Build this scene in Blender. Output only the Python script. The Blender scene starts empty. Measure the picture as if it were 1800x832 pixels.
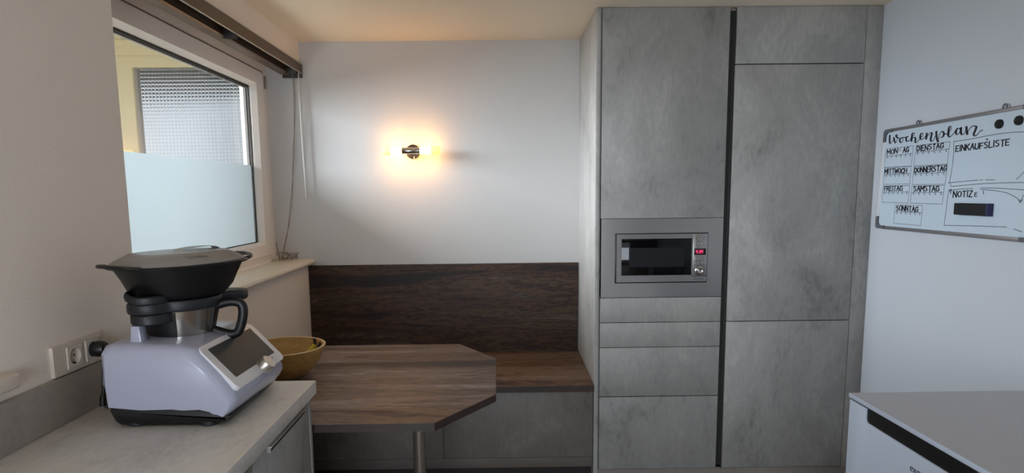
import bpy, bmesh, math, random
from mathutils import Vector, Matrix

random.seed(7)
SC = bpy.context.scene
COL = SC.collection

# ------------------------------------------------------------------ camera
F, PITCH, YAW, ROLL, PX, PY, EYE = 1091.2, .1248, .0079, .0109, 884.7, 476.5, 1.45
cp, sp, cy, sy = math.cos(PITCH), math.sin(PITCH), math.cos(YAW), math.sin(YAW)
fwd = Vector((sy * cp, cy * cp, -sp)); rgt = Vector((cy, -sy, 0)); dwn = fwd.cross(rgt)
cr, sr = math.cos(ROLL), math.sin(ROLL)
r2 = cr * rgt + sr * dwn; d2 = -sr * rgt + cr * dwn
cam_data = bpy.data.cameras.new('camera'); cam = bpy.data.objects.new('camera', cam_data); COL.objects.link(cam)
M3 = Matrix((r2, -d2, -fwd)).transposed()
cam.matrix_world = Matrix.Translation((0, 0, EYE)) @ M3.to_4x4()
cam_data.sensor_width = 36; cam_data.sensor_fit = 'HORIZONTAL'
cam_data.lens = F / 1800 * 36
cam_data.shift_x = (900 - PX) / 1800; cam_data.shift_y = (PY - 416) / 1800
cam_data.clip_start = .02
SC.camera = cam

# ------------------------------------------------------------------ sky, daylight, exposure
SC.view_settings.view_transform = 'Standard'; SC.view_settings.look = 'None'
SC.view_settings.exposure = -.25; SC.view_settings.gamma = 1; SC.view_settings.use_curve_mapping = False
SC.cycles.use_denoising = True
SC.cycles.max_bounces = 10; SC.cycles.diffuse_bounces = 6; SC.cycles.transmission_bounces = 8
SC.cycles.transparent_max_bounces = 12; SC.cycles.sample_clamp_indirect = 6; SC.cycles.caustics_reflective = False
SC.cycles.caustics_refractive = False

W = bpy.data.worlds.new('overcast_sky'); SC.world = W; W.use_nodes = True
nt = W.node_tree; bg = nt.nodes['Background']
tc = nt.nodes.new('ShaderNodeTexCoord'); sx = nt.nodes.new('ShaderNodeSeparateXYZ'); rp = nt.nodes.new('ShaderNodeValToRGB')
nt.links.new(tc.outputs['Generated'], sx.inputs[0]); nt.links.new(sx.outputs['Z'], rp.inputs[0]); nt.links.new(rp.outputs[0], bg.inputs['Color'])
rp.color_ramp.elements[0].position = 0; rp.color_ramp.elements[0].color = (.80, .88, .96, 1)
rp.color_ramp.elements[1].position = 1; rp.color_ramp.elements[1].color = (.62, .76, .95, 1)
bg.inputs['Strength'].default_value = 1.5


def area(name, loc, direction, sx_, sy_, power, col, spread=math.pi):
    d = bpy.data.lights.new(name, 'AREA'); d.shape = 'RECTANGLE'; d.size = sx_; d.size_y = sy_; d.energy = power; d.color = col; d.spread = spread
    o = bpy.data.objects.new(name, d); COL.objects.link(o); o.location = loc
    o.rotation_euler = Vector(direction).to_track_quat('-Z', 'Y').to_euler(); return o


area('daylight_window', (-2.75, 2.35, 2.08), (1, 0, -.42), 1.7, .85, 132, (.84, .92, 1.0), math.radians(110))
area('daylight_balcony_door', (-.32, -1.28, 1.02), (.12, 1, -.05), 1.3, 1.2, 60, (.80, .89, 1.0))


# ------------------------------------------------------------------ materials
def lin(h):
    c = [int(h[i:i + 2], 16) / 255 for i in (0, 2, 4)]
    return tuple(x / 12.92 if x <= .04045 else ((x + .055) / 1.055) ** 2.4 for x in c) + (1,)


def mat(name, col, rough=.5, metal=0, spec=.5, coat=0, emit=None, es=0, bump=0, bscale=200, var=0, vscale=8):
    m = bpy.data.materials.new(name); m.use_nodes = True; t = m.node_tree; b = t.nodes['Principled BSDF']
    c = lin(col) if isinstance(col, str) else col
    b.inputs['Base Color'].default_value = c; b.inputs['Roughness'].default_value = rough; b.inputs['Metallic'].default_value = metal
    b.inputs['Specular IOR Level'].default_value = spec; b.inputs['Coat Weight'].default_value = coat
    if emit:
        b.inputs['Emission Color'].default_value = lin(emit) if isinstance(emit, str) else emit; b.inputs['Emission Strength'].default_value = es
    if bump or var:
        g = t.nodes.new('ShaderNodeNewGeometry')
    if var:
        n = t.nodes.new('ShaderNodeTexNoise'); n.inputs['Scale'].default_value = vscale; n.inputs['Detail'].default_value = 5
        t.links.new(g.outputs['Position'], n.inputs['Vector'])
        r = t.nodes.new('ShaderNodeValToRGB'); r.color_ramp.elements[0].position = .3; r.color_ramp.elements[1].position = .7
        r.color_ramp.elements[0].color = tuple(x * (1 - var) for x in c[:3]) + (1,); r.color_ramp.elements[1].color = tuple(min(1, x * (1 + var)) for x in c[:3]) + (1,)
        t.links.new(n.outputs['Fac'], r.inputs[0]); t.links.new(r.outputs[0], b.inputs['Base Color'])
    if bump:
        n = t.nodes.new('ShaderNodeTexNoise'); n.inputs['Scale'].default_value = bscale; n.inputs['Detail'].default_value = 3
        t.links.new(g.outputs['Position'], n.inputs['Vector'])
        bp = t.nodes.new('ShaderNodeBump'); bp.inputs['Strength'].default_value = bump; bp.inputs['Distance'].default_value = .002
        t.links.new(n.outputs['Fac'], bp.inputs['Height']); t.links.new(bp.outputs[0], b.inputs['Normal'])
    return m


def streaks(name, stops, scale, fine, rough=.45, mix=.35, seed=0, bump=.15, det=8, nrough=.62):
    """laminate with long streaks: two stretched noises through a colour ramp, a fine speckle over it"""
    m = bpy.data.materials.new(name); m.use_nodes = True; t = m.node_tree; b = t.nodes['Principled BSDF']
    g = t.nodes.new('ShaderNodeNewGeometry')

    def noise(sc, det, dist, off):
        mp = t.nodes.new('ShaderNodeMapping'); mp.inputs['Scale'].default_value = sc; mp.inputs['Location'].default_value = (off, off * 1.7, off * .6)
        t.links.new(g.outputs['Position'], mp.inputs['Vector'])
        n = t.nodes.new('ShaderNodeTexNoise'); n.inputs['Scale'].default_value = 1; n.inputs['Detail'].default_value = det
        n.inputs['Roughness'].default_value = nrough; n.inputs['Distortion'].default_value = dist
        t.links.new(mp.outputs[0], n.inputs['Vector']); return n
    n1 = noise(scale, det, .6, seed); n2 = noise(fine, 6, .2, seed + 5)
    mx = t.nodes.new('ShaderNodeMix'); mx.inputs['Factor'].default_value = mix
    t.links.new(n1.outputs['Fac'], mx.inputs['A']); t.links.new(n2.outputs['Fac'], mx.inputs['B'])
    r = t.nodes.new('ShaderNodeValToRGB'); cr_ = r.color_ramp
    cr_.elements[0].position, cr_.elements[0].color = stops[0][0], lin(stops[0][1])
    cr_.elements[1].position, cr_.elements[1].color = stops[-1][0], lin(stops[-1][1])
    for p, c in stops[1:-1]:
        e = cr_.elements.new(p); e.color = lin(c)
    t.links.new(mx.outputs['Result'], r.inputs[0]); t.links.new(r.outputs[0], b.inputs['Base Color'])
    b.inputs['Roughness'].default_value = rough
    bp = t.nodes.new('ShaderNodeBump'); bp.inputs['Strength'].default_value = bump; bp.inputs['Distance'].default_value = .001
    t.links.new(n2.outputs['Fac'], bp.inputs['Height']); t.links.new(bp.outputs[0], b.inputs['Normal'])
    return m


def nodes_mat(name):
    m = bpy.data.materials.new(name); m.use_nodes = True; t = m.node_tree
    for n in list(t.nodes):
        if n.type != 'OUTPUT_MATERIAL': t.nodes.remove(n)
    return m, t, t.nodes['Material Output']


def pane_mat(name, tint=(1, 1, 1, 1), ior=1.5, rough=0.0):
    m, t, out = nodes_mat(name)
    a = t.nodes.new('ShaderNodeBsdfTransparent'); a.inputs[0].default_value = tint
    b = t.nodes.new('ShaderNodeBsdfGlossy'); b.inputs['Roughness'].default_value = rough
    f = t.nodes.new('ShaderNodeFresnel'); x = t.nodes.new('ShaderNodeMixShader')
    g = t.nodes.new('ShaderNodeNewGeometry'); k = t.nodes.new('ShaderNodeMix')     # same reflection at both faces of the pane
    k.inputs['A'].default_value = ior; k.inputs['B'].default_value = 1 / ior; t.links.new(g.outputs['Backfacing'], k.inputs['Factor']); t.links.new(k.outputs['Result'], f.inputs[0])
    t.links.new(f.outputs[0], x.inputs[0]); t.links.new(a.outputs[0], x.inputs[1]); t.links.new(b.outputs[0], x.inputs[2]); t.links.new(x.outputs[0], out.inputs[0])
    return m


def film_mat():
    m, t, out = nodes_mat('frosted film')
    a = t.nodes.new('ShaderNodeBsdfTranslucent'); a.inputs[0].default_value = (.375, .40, .405, 1)
    b = t.nodes.new('ShaderNodeBsdfPrincipled'); b.inputs['Base Color'].default_value = (.75, .78, .8, 1); b.inputs['Roughness'].default_value = .6
    x = t.nodes.new('ShaderNodeMixShader'); x.inputs[0].default_value = .28
    t.links.new(a.outputs[0], x.inputs[1]); t.links.new(b.outputs[0], x.inputs[2]); t.links.new(x.outputs[0], out.inputs[0])
    return m


def textured_glass_mat():
    m, t, out = nodes_mat('pressed grid glass')
    g = t.nodes.new('ShaderNodeNewGeometry'); s = t.nodes.new('ShaderNodeSeparateXYZ'); t.links.new(g.outputs['Position'], s.inputs[0])

    def wave(sock, freq):
        k = t.nodes.new('ShaderNodeMath'); k.operation = 'MULTIPLY'; k.inputs[1].default_value = freq; t.links.new(sock, k.inputs[0])
        w = t.nodes.new('ShaderNodeMath'); w.operation = 'SINE'; t.links.new(k.outputs[0], w.inputs[0])
        return w
    wx, wz = wave(s.outputs['X'], 2 * math.pi / .024), wave(s.outputs['Z'], 2 * math.pi / .024)
    add = t.nodes.new('ShaderNodeMath'); add.operation = 'ADD'; t.links.new(wx.outputs[0], add.inputs[0]); t.links.new(wz.outputs[0], add.inputs[1])
    bp = t.nodes.new('ShaderNodeBump'); bp.inputs['Strength'].default_value = .9; bp.inputs['Distance'].default_value = .0055
    t.links.new(add.outputs[0], bp.inputs['Height'])
    b = t.nodes.new('ShaderNodeBsdfRefraction'); b.inputs['IOR'].default_value = 1.22; b.inputs['Roughness'].default_value = .12
    tone = t.nodes.new('ShaderNodeValToRGB'); tone.color_ramp.elements[0].position = .25; tone.color_ramp.elements[0].color = (.89, .91, .92, 1)  # grooves darkened in the colour, standing in for lines of refracted light
    tone.color_ramp.elements[1].position = .65; tone.color_ramp.elements[1].color = (.97, .98, .98, 1)
    hf = t.nodes.new('ShaderNodeMath'); hf.operation = 'MULTIPLY_ADD'; hf.inputs[1].default_value = .25; hf.inputs[2].default_value = .5
    t.links.new(add.outputs[0], hf.inputs[0]); t.links.new(hf.outputs[0], tone.inputs[0]); t.links.new(tone.outputs[0], b.inputs['Color']); t.links.new(bp.outputs[0], b.inputs['Normal'])
    gl = t.nodes.new('ShaderNodeBsdfGlossy'); gl.inputs['Roughness'].default_value = .15; t.links.new(bp.outputs[0], gl.inputs['Normal'])
    x = t.nodes.new('ShaderNodeMixShader'); x.inputs[0].default_value = .10
    t.links.new(b.outputs[0], x.inputs[1]); t.links.new(gl.outputs[0], x.inputs[2]); t.links.new(x.outputs[0], out.inputs[0])
    return m


def tinted_plastic():
    m, t, out = nodes_mat('smoky clear plastic')
    a = t.nodes.new('ShaderNodeBsdfTransparent'); a.inputs[0].default_value = (.75, .73, .71, 1)
    b = t.nodes.new('ShaderNodeBsdfPrincipled'); b.inputs['Base Color'].default_value = lin('a39c96'); b.inputs['Roughness'].default_value = .25
    x = t.nodes.new('ShaderNodeMixShader'); x.inputs[0].default_value = .72
    t.links.new(a.outputs[0], x.inputs[1]); t.links.new(b.outputs[0], x.inputs[2]); t.links.new(x.outputs[0], out.inputs[0])
    return m


def brushed(name, col, rough=.32, scale=(4, 4, 900)):
    m = bpy.data.materials.new(name); m.use_nodes = True; t = m.node_tree; b = t.nodes['Principled BSDF']
    b.inputs['Base Color'].default_value = lin(col); b.inputs['Metallic'].default_value = 1; b.inputs['Roughness'].default_value = rough
    g = t.nodes.new('ShaderNodeNewGeometry'); mp = t.nodes.new('ShaderNodeMapping'); mp.inputs['Scale'].default_value = scale
    n = t.nodes.new('ShaderNodeTexNoise'); n.inputs['Scale'].default_value = 1; n.inputs['Detail'].default_value = 2
    t.links.new(g.outputs['Position'], mp.inputs[0]); t.links.new(mp.outputs[0], n.inputs['Vector'])
    bp = t.nodes.new('ShaderNodeBump'); bp.inputs['Strength'].default_value = .12; bp.inputs['Distance'].default_value = .0006
    t.links.new(n.outputs['Fac'], bp.inputs['Height']); t.links.new(bp.outputs[0], b.inputs['Normal'])
    return m


WALLF = mat('darkened unseen wall', '6a6661', .85)  # unseen wall, coloured dark so the steel trim reflects less light
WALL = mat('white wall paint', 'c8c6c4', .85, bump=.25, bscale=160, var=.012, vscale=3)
WALLL = mat('lamp-warmed wall paint', 'e8ddd2', .85, bump=.25, bscale=160, var=.012, vscale=3)  # white paint with the lamp's warm light put into its colour
WALLR = mat('dimmed right wall paint', 'b8bcc2', .8, bump=.25, bscale=160, var=.012, vscale=3)  # the same wall paint, its dimmer light put into the colour
CEIL = mat('lamp-warmed ceiling paint', 'f0e1ca', .9, bump=.2, bscale=120)  # lamp glow overhead is partly put into this warm colour
FLOORM = mat('brown floor', '7a6756', .5, var=.2, vscale=6)
UPVC = mat('white window plastic', 'efe8e1', .35)
SILLM = mat('cream sill stone', 'e6dcca', .35, var=.02, vscale=20)
GASKET = mat('black rubber gasket', '15171a', .5)
HINGE = mat('grey hinge gap', '7d7468', .5)
CLEAR = pane_mat('clear window glass')
FILM = film_mat()
GRID = textured_glass_mat()
CREAM = mat('cream painted wood', 'c3b68f', .5, var=.03, vscale=10)
VWALL = mat('veranda plaster', 'dcd8cc', .9)
EAVE = mat('grey eave board', '6b6e70', .8)
GROUND = mat('garden ground', '6f7468', .9)
CONC = streaks('pale concrete laminate', [(.36, '7e7d7a'), (.45, '949390'), (.55, '9e9d9a'), (.64, 'adaca8')], (3.4, 3.4, 2.0), (55, 55, 22), .5, .30, 2, .08)
CONCS = streaks('window-lit side panel laminate', [(.36, '8f8e8a'), (.45, 'a9a8a4'), (.55, 'b2b1ad'), (.64, 'bfbeba')], (3.4, 3.4, 2.0), (70, 70, 30), .5, .30, 2, .08)  # door laminate again, lightened: window light put into the colour
CONCB = streaks('shaded bench front laminate', [(.36, '605a54'), (.46, '6f6962'), (.56, '77716a'), (.64, '837d76')], (3.0, 3.0, 2.2), (55, 55, 22), .55, .30, 2, .08)  # door laminate again, darkened: shade under the table put into the colour
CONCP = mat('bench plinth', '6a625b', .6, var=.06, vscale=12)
CONCD = streaks('concrete laminate plinth', [(.32, '8a837c'), (.68, '9c958d')], (3.2, 3.2, 2.0), (40, 40, 9), .5, .36, 2, .12)
TOPM = streaks('grey stone worktop', [(.36, 'ccc9c6'), (.5, 'e2e0dd'), (.64, 'edebe8')], (5, 2.2, 5), (60, 30, 60), .4, .4, 4, .1)
SPLASHM = streaks('grey stone splashback', [(.32, '8f8a83'), (.5, '9f9a93'), (.68, 'aca79f')], (4, 3, 5), (50, 50, 50), .45, .4, 6, .1)
EDGE = mat('grey cabinet edge', '77746f', .5)
CHAN = mat('dark grip channel', '3a3936', .45)
SHADOWGAP = mat('toe space shade', '2b2420', .6)  # shade of the toe space, put in as a dark colour
WSTOPS = [(.36, '120b09'), (.42, '261812'), (.47, '4a3022'), (.50, '211511'), (.55, '4f3827'), (.59, '30241f'), (.65, '5b4a40')]
WOOD = streaks('weathered dark oak laminate', WSTOPS, (.9, 5, 9.5), (18, 60, 70), .62, .20, 1, .2, 3.5, .52)
WOODS = streaks('top-lit weathered oak seat', [(.36, '3a2620'), (.42, '59402f'), (.46, '7c5a42'), (.50, '523c30'), (.54, '8a6c50'), (.59, '6f5b4e'), (.65, '957f70')], (1.0, 10, 11), (16, 60, 60), .5, .22, 1, .2, 3.5, .52)  # backrest laminate with light from above put into its colour
WOODT = streaks('window-lit weathered oak tabletop', [(.36, '3b2c26'), (.42, '5e483c'), (.46, '7f6552'), (.50, '5d4c45'), (.55, '8a7264'), (.59, '71655f'), (.65, '9f8f86')], (.8, 8.5, 8.5), (14, 60, 60), .52, .22, 9, .15, 3.5, .52)  # lighter copy of that oak, strong window light put into the colour
WOODE = streaks('dark oak edge', [(.3, '1f1612'), (.7, '3f2f27')], (1.3, 8, 11), (14, 70, 90), .5, .4, 1, .3)
STEEL = brushed('brushed stainless steel', 'bdbbb8', .28, (4, 4, 900))
SATIN = mat('satin steel', 'c4bdb4', .34, .85)
HANDLE = mat('satin handle metal', 'b9b5b0', .35, .4)
STEELD = brushed('brushed steel door', 'b4b2af', .28, (4, 4, 900))
STEELV = brushed('pot steel', 'c2bdb4', .22, (900, 900, 4))
CHROME = mat('polished chrome', 'd0ccc6', .15, 1)
DARKMETAL = mat('dark bronze metal', '4a4038', .35, .9)
LEGM = mat('brushed grey leg', '8b8075', .4, .7)
BLACKGLASS = mat('black oven glass', '07080a', .06, 0, .35)
BLACK = mat('black plastic', '0c0c0e', .42)
BLACKS = mat('satin black plastic', '1c1d21', .5)
CAVITY = mat('dark oven cavity', '101116', .3)
LCD = mat('display glass', '0a0508', .15)
LED = mat('red display digits', 'ff3a70', .4, emit='ff5a88', es=1.1)
LEDBG = mat('red display glow', '4a0c28', .4, emit='6a1238', es=.35)
PRINT = mat('grey print', '54575a', .6)
WHITEP = mat('glossy white plastic', 'adafc2', .22, coat=.3)
WHITEP2 = mat('panel white plastic', 'dddde2', .3)
SCREEN = mat('off screen', '3b3c3d', .5, spec=.3)
RED = mat('red emblem', '9b2347', .5)
SMOKY = tinted_plastic()
SOCKET = mat('cream socket plastic', 'd3c8ba', .4)
HOLE = mat('socket hole', '1b1613', .7)
BROWN = mat('brown blind metal', '5c4a3a', .38, .4)
BROWND = mat('dark brown blind metal', '2b2119', .5)
BEIGELINE = mat('light rail edge', 'a89c8c', .4)
CORD = mat('brown cord', '7a6a5a', .8)
WAND = mat('clear wand plastic', 'e4e2de', .2)
BAMBOO = streaks('bamboo', [(.3, '9a7440'), (.5, 'b38d52'), (.7, 'c9a768')], (6, 6, 30), (60, 60, 160), .4, .4, 3, .2)
BAMBOOR = mat('pale bamboo rim', 'dcc08c', .4)
BANANA = mat('banana skin', 'c8b02c', .5, var=.15, vscale=30)
BSTEM = mat('banana stem', '30261a', .7)
BULB = mat('glowing frosted glass', 'fff0c0', .4, emit=(1, .46, .09, 1), es=62)
BULBO = mat('yellow glowing glass', 'ffe9a0', .3, emit=(1, .62, .10, 1), es=1.7)
ALU = mat('anodised frame', '8a8788', .35, .6)
ALUL = mat('light frame side', 'd8d8da', .3, .2)
CORNER = mat('grey corner plastic', '55565c', .45)
BOARD = mat('whiteboard enamel', 'b6c3ce', .22)
INK = mat('black marker ink', '141220', .6)
INKG = mat('thin grey marker ink', '3c4048', .6)
MAGNET = mat('black magnet', '0d0d10', .25)
FELT = mat('black felt', '08080c', .8)
PURPLE = mat('dark violet foam', '2c2a50', .7)
APPL = mat('white appliance enamel', 'abb4c2', .28)
APTOP = mat('appliance top laminate', 'b2b2b8', .5, bump=.2, bscale=900)
LOGO = mat('grey appliance lettering', '3c3f46', .4)


# ------------------------------------------------------------------ geometry helpers (world coordinates)
def BM(): return bmesh.new()


def box(bm, x0, x1, y0, y1, z0, z1, bev=0, seg=2):
    x0, x1 = min(x0, x1), max(x0, x1); y0, y1 = min(y0, y1), max(y0, y1); z0, z1 = min(z0, z1), max(z0, z1)
    v = [bm.verts.new(p) for p in ((x0, y0, z0), (x1, y0, z0), (x1, y1, z0), (x0, y1, z0), (x0, y0, z1), (x1, y0, z1), (x1, y1, z1), (x0, y1, z1))]
    f = [bm.faces.new([v[i] for i in q]) for q in ((3, 2, 1, 0), (4, 5, 6, 7), (0, 1, 5, 4), (1, 2, 6, 5), (2, 3, 7, 6), (3, 0, 4, 7))]
    if bev:
        e = {e for fa in f for e in fa.edges}
        bmesh.ops.bevel(bm, geom=list(e), offset=bev, segments=seg, affect='EDGES', profile=.5)
    return bm


def hexa(bm, pts, bev=0):
    """box from eight corners: bottom four then top four, counter-clockwise"""
    v = [bm.verts.new(p) for p in pts]
    f = [bm.faces.new([v[i] for i in q]) for q in ((3, 2, 1, 0), (4, 5, 6, 7), (0, 1, 5, 4), (1, 2, 6, 5), (2, 3, 7, 6), (3, 0, 4, 7))]
    if bev:
        bmesh.ops.bevel(bm, geom=list({e for fa in f for e in fa.edges}), offset=bev, segments=2, affect='EDGES', profile=.5)
    return bm


def prism(bm, outline, ax, a0, a1, bev=0, seg=2):
    """extrude a 2-D outline along axis ax ('X': (y,z), 'Y': (x,z), 'Z': (x,y))"""
    def P(p, a): return {'X': (a, p[0], p[1]), 'Y': (p[0], a, p[1]), 'Z': (p[0], p[1], a)}[ax]
    lo = [bm.verts.new(P(p, a0)) for p in outline]; hi = [bm.verts.new(P(p, a1)) for p in outline]
    n = len(outline); fs = [bm.faces.new(lo), bm.faces.new(hi[::-1])]
    for i in range(n):
        fs.append(bm.faces.new((lo[i], hi[i], hi[(i + 1) % n], lo[(i + 1) % n])))
    bmesh.ops.recalc_face_normals(bm, faces=fs)
    if bev:
        bmesh.ops.bevel(bm, geom=list(set(fs[0].edges) | set(fs[1].edges)), offset=bev, segments=seg, affect='EDGES', profile=.5)
    return bm


def rings(bm, loops, closed_ends=True):
    R = [[bm.verts.new(p) for p in l] for l in loops]
    n = len(R[0]); fs = []
    for a, b in zip(R, R[1:]):
        for i in range(n):
            fs.append(bm.faces.new((a[i], a[(i + 1) % n], b[(i + 1) % n], b[i])))
    if closed_ends:
        fs.append(bm.faces.new(R[0][::-1])); fs.append(bm.faces.new(R[-1]))
    bmesh.ops.recalc_face_normals(bm, faces=fs)
    return bm


def frame_of(d):
    d = Vector(d).normalized(); u = d.orthogonal().normalized(); return u, d.cross(u)


def cyl(bm, p0, p1, r0, r1=None, n=24):
    r1 = r0 if r1 is None else r1; p0, p1 = Vector(p0), Vector(p1); u, v = frame_of(p1 - p0)
    C = [(math.cos(2 * math.pi * i / n), math.sin(2 * math.pi * i / n)) for i in range(n)]
    return rings(bm, [[p0 + r0 * (c * u + s * v) for c, s in C], [p1 + r1 * (c * u + s * v) for c, s in C]])


def revolve(bm, p0, axis, prof, n=32, ref=None, closed=True):
    """prof: (radius, distance along axis) pairs"""
    p0 = Vector(p0); a = Vector(axis).normalized(); u, v = frame_of(a)
    C = [(math.cos(2 * math.pi * i / n), math.sin(2 * math.pi * i / n)) for i in range(n)]
    return rings(bm, [[p0 + a * h + r * (c * u + s * v) for c, s in C] for r, h in prof], closed)


def tube(bm, pts, r, n=8):
    pts = [Vector(p) for p in pts]; L = []; u = None
    rr = r if isinstance(r, (list, tuple)) else [r] * len(pts)
    for i, p in enumerate(pts):
        d = (pts[min(i + 1, len(pts) - 1)] - pts[max(i - 1, 0)]).normalized()
        if u is None: u = d.orthogonal().normalized()
        u = (u - d * u.dot(d)).normalized(); v = d.cross(u)
        L.append([p + rr[i] * (math.cos(2 * math.pi * k / n) * u + math.sin(2 * math.pi * k / n) * v) for k in range(n)])
    return rings(bm, L)


def spline(pts, k=6):
    out = []; P = [Vector(p) for p in pts]
    for i in range(len(P) - 1):
        a, b, c, d = P[max(i - 1, 0)], P[i], P[i + 1], P[min(i + 2, len(P) - 1)]
        for j in range(k):
            t = j / k
            out.append(.5 * ((2 * b) + (c - a) * t + (2 * a - 5 * b + 4 * c - d) * t * t + (3 * b - a - 3 * c + d) * t ** 3))
    return out + [P[-1]]


def ribbon(bm, pts2, width, to3):
    """flat marker stroke; width is a number or a function of direction"""
    P = [Vector(p) for p in pts2]; L = []
    n = len(P)
    for i, p in enumerate(P):
        d = (P[min(i + 1, n - 1)] - P[max(i - 1, 0)])
        d = d.normalized() if d.length else Vector((1, 0))
        w = width(d) if callable(width) else width
        if i in (0, n - 1): p = p + d * (w * .35) * (1 if i else -1)
        q = Vector((-d.y, d.x)) * w * .5
        L.append((bm.verts.new(to3(p + q)), bm.verts.new(to3(p - q))))
    for a, b in zip(L, L[1:]):
        bm.faces.new((a[0], a[1], b[1], b[0]))
    return bm


def finish(name, bm, m, parent=None, kind=None, label=None, smooth=35):
    me = bpy.data.meshes.new(name); bmesh.ops.remove_doubles(bm, verts=bm.verts, dist=1e-6)
    off = Vector((0, 0, 0)) if parent is None else parent['_o_vec']
    off = Vector(off)
    if parent is None and kind is None:
        pass
    for v in bm.verts: v.co -= off
    bm.to_mesh(me); bm.free()
    for p in me.polygons: p.use_smooth = True
    me.set_sharp_from_angle(angle=math.radians(smooth))
    me.materials.append(m)
    o = bpy.data.objects.new(name, me); COL.objects.link(o)
    if parent is not None:
        o.parent = parent
        o['_o_vec'] = list(off)
    else:
        o['_o_vec'] = [0, 0, 0]
    if kind: o['kind'] = kind
    if label: o['label'] = label
    return o


def thing(name, label, cat, loc, group=None, kind=None):
    o = bpy.data.objects.new(name, None); COL.objects.link(o); o.location = loc; o['_o_vec'] = list(loc)
    o.empty_display_size = .05
    if kind: o['kind'] = kind
    if label: o['label'] = label
    if cat: o['category'] = cat
    if group: o['group'] = group
    return o


def tag(o, label, cat, group=None):
    o['label'] = label; o['category'] = cat
    if group: o['group'] = group
    return o


def bxp(name, m, parent, x0, x1, y0, y1, z0, z1, bev=0, **k):
    return finish(name, box(BM(), x0, x1, y0, y1, z0, z1, bev), m, parent, **k)


def text(name, s, size, mtx, m, parent, depth=.0003):
    cu = bpy.data.curves.new(name, 'FONT'); cu.body = s; cu.size = size; cu.extrude = depth; cu.align_x = 'LEFT'
    tmp = bpy.data.objects.new('tmp', cu); COL.objects.link(tmp)
    bpy.context.view_layer.update()
    me = bpy.data.meshes.new_from_object(tmp.evaluated_get(bpy.context.evaluated_depsgraph_get()))
    bpy.data.objects.remove(tmp); bpy.data.curves.remove(cu)
    bm = BM(); bm.from_mesh(me); bpy.data.meshes.remove(me)
    for v in bm.verts: v.co = mtx @ v.co
    return finish(name, bm, m, parent)


# ------------------------------------------------------------------ room shell
XL, XR, YB, ZC = -1.098, 1.801, 3.587, 2.295
YR = 1.865                                  # near edge of the window niche
XN = -1.275                                 # room face of the window frame
YBK = -1.15                                 # wall behind the photographer
XO = -1.42                                  # outer face of the left wall
SILLZ, LINT = 1.05, 2.178
finish('floor', box(BM(), XO, XR + .15, YBK - .15, YB + .15, -.1, 0), FLOORM, kind='structure')
finish('ceiling', box(BM(), XO, XR + .15, YBK - .15, YB + .15, ZC, ZC + .15), CEIL, kind='structure')
finish('wall_back', box(BM(), XO, XR + .15, YB, YB + .15, 0, ZC), WALL, kind='structure')
finish('wall_right', box(BM(), XR, XR + .15, YBK, YB, 0, ZC), WALLR, kind='structure')
b = BM(); box(b, XO, XL, YBK, YR, 0, ZC); box(b, XO, XL, YR, YB, 0, SILLZ); box(b, XO, XL, YR, YB, LINT, ZC)
finish('wall_left', b, WALLL, kind='structure')
b = BM(); box(b, XO, -1.02, YBK - .15, YBK, 0, ZC); box(b, .38, XR + .15, YBK - .15, YBK, 0, ZC)
box(b, -1.02, .38, YBK - .15, YBK, 2.16, ZC); box(b, -1.02, .38, YBK - .15, YBK, 0, .12)
finish('wall_front', b, WALLF, kind='structure')
w3 = thing('window_3', 'white framed balcony window behind the photographer', None, (-.32, YBK, .12), kind='structure')
b = BM()
for x0, x1 in ((-1.02, -.96), (.32, .38)): box(b, x0, x1, YBK - .11, YBK - .05, .12, 2.16)
for z0, z1 in ((.12, .18), (2.10, 2.16)): box(b, -.96, .32, YBK - .11, YBK - .05, z0, z1)
finish('window_frame', b, UPVC, w3)
finish('glass_pane', box(BM(), -.96, .32, YBK - .085, YBK - .08, .18, 2.10), CLEAR, w3)

# ------------------------------------------------------------------ window in the niche
w1 = thing('window_1', 'white plastic tilt window with frosted film on its lower half', None, (XN, 2.7, SILLZ), kind='structure')
b = BM(); XF = XO + .02
YS0, YS1, ZS0, ZS1 = 1.95, 3.512, 1.118, 2.118            # sash outside
YG0, YG1, ZG0, ZG1 = 2.03, 3.395, 1.197, 2.030             # visible glass
for y0, y1 in ((YR, YS0 + .02), (YS1 - .02, YB)): box(b, XF, XN - .012, y0, y1, SILLZ + .03, LINT)
for z0, z1 in ((SILLZ + .03, ZS0 + .02), (ZS1 - .02, LINT)): box(b, XF, XN - .012, YS0 + .02, YS1 - .02, z0, z1)
finish('window_frame', b, UPVC, w1)
b = BM()
GI = XN - .028                                               # inner lip of the sash


def lipped(b, y0, y1, z0, z1, iy0, iy1, iz0, iz1):
    """sash frame whose inner edge slopes back to the glass"""
    O = [(y0, z0), (y1, z0), (y1, z1), (y0, z1)]; I = [(iy0, iz0), (iy1, iz0), (iy1, iz1), (iy0, iz1)]
    g = .016
    Mi = [(I[0][0] - g, I[0][1] - g), (I[1][0] + g, I[1][1] - g), (I[2][0] + g, I[2][1] + g), (I[3][0] - g, I[3][1] + g)]
    L = []
    for pts, x in ((O, XN - .06), (O, XN - .004), ([(p[0] + (.004 if i in (0, 3) else -.004), p[1] + (.004 if i < 2 else -.004)) for i, p in enumerate(O)], XN), (Mi, XN), (I, GI), (I, XN - .06)):
        L.append([b.verts.new((x, p[0], p[1])) for p in pts])
    fs = []
    for a, c in zip(L, L[1:] + L[:1]):
        for i in range(4): fs.append(b.faces.new((a[i], a[(i + 1) % 4], c[(i + 1) % 4], c[i])))
    bmesh.ops.recalc_face_normals(b, faces=fs)


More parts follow.
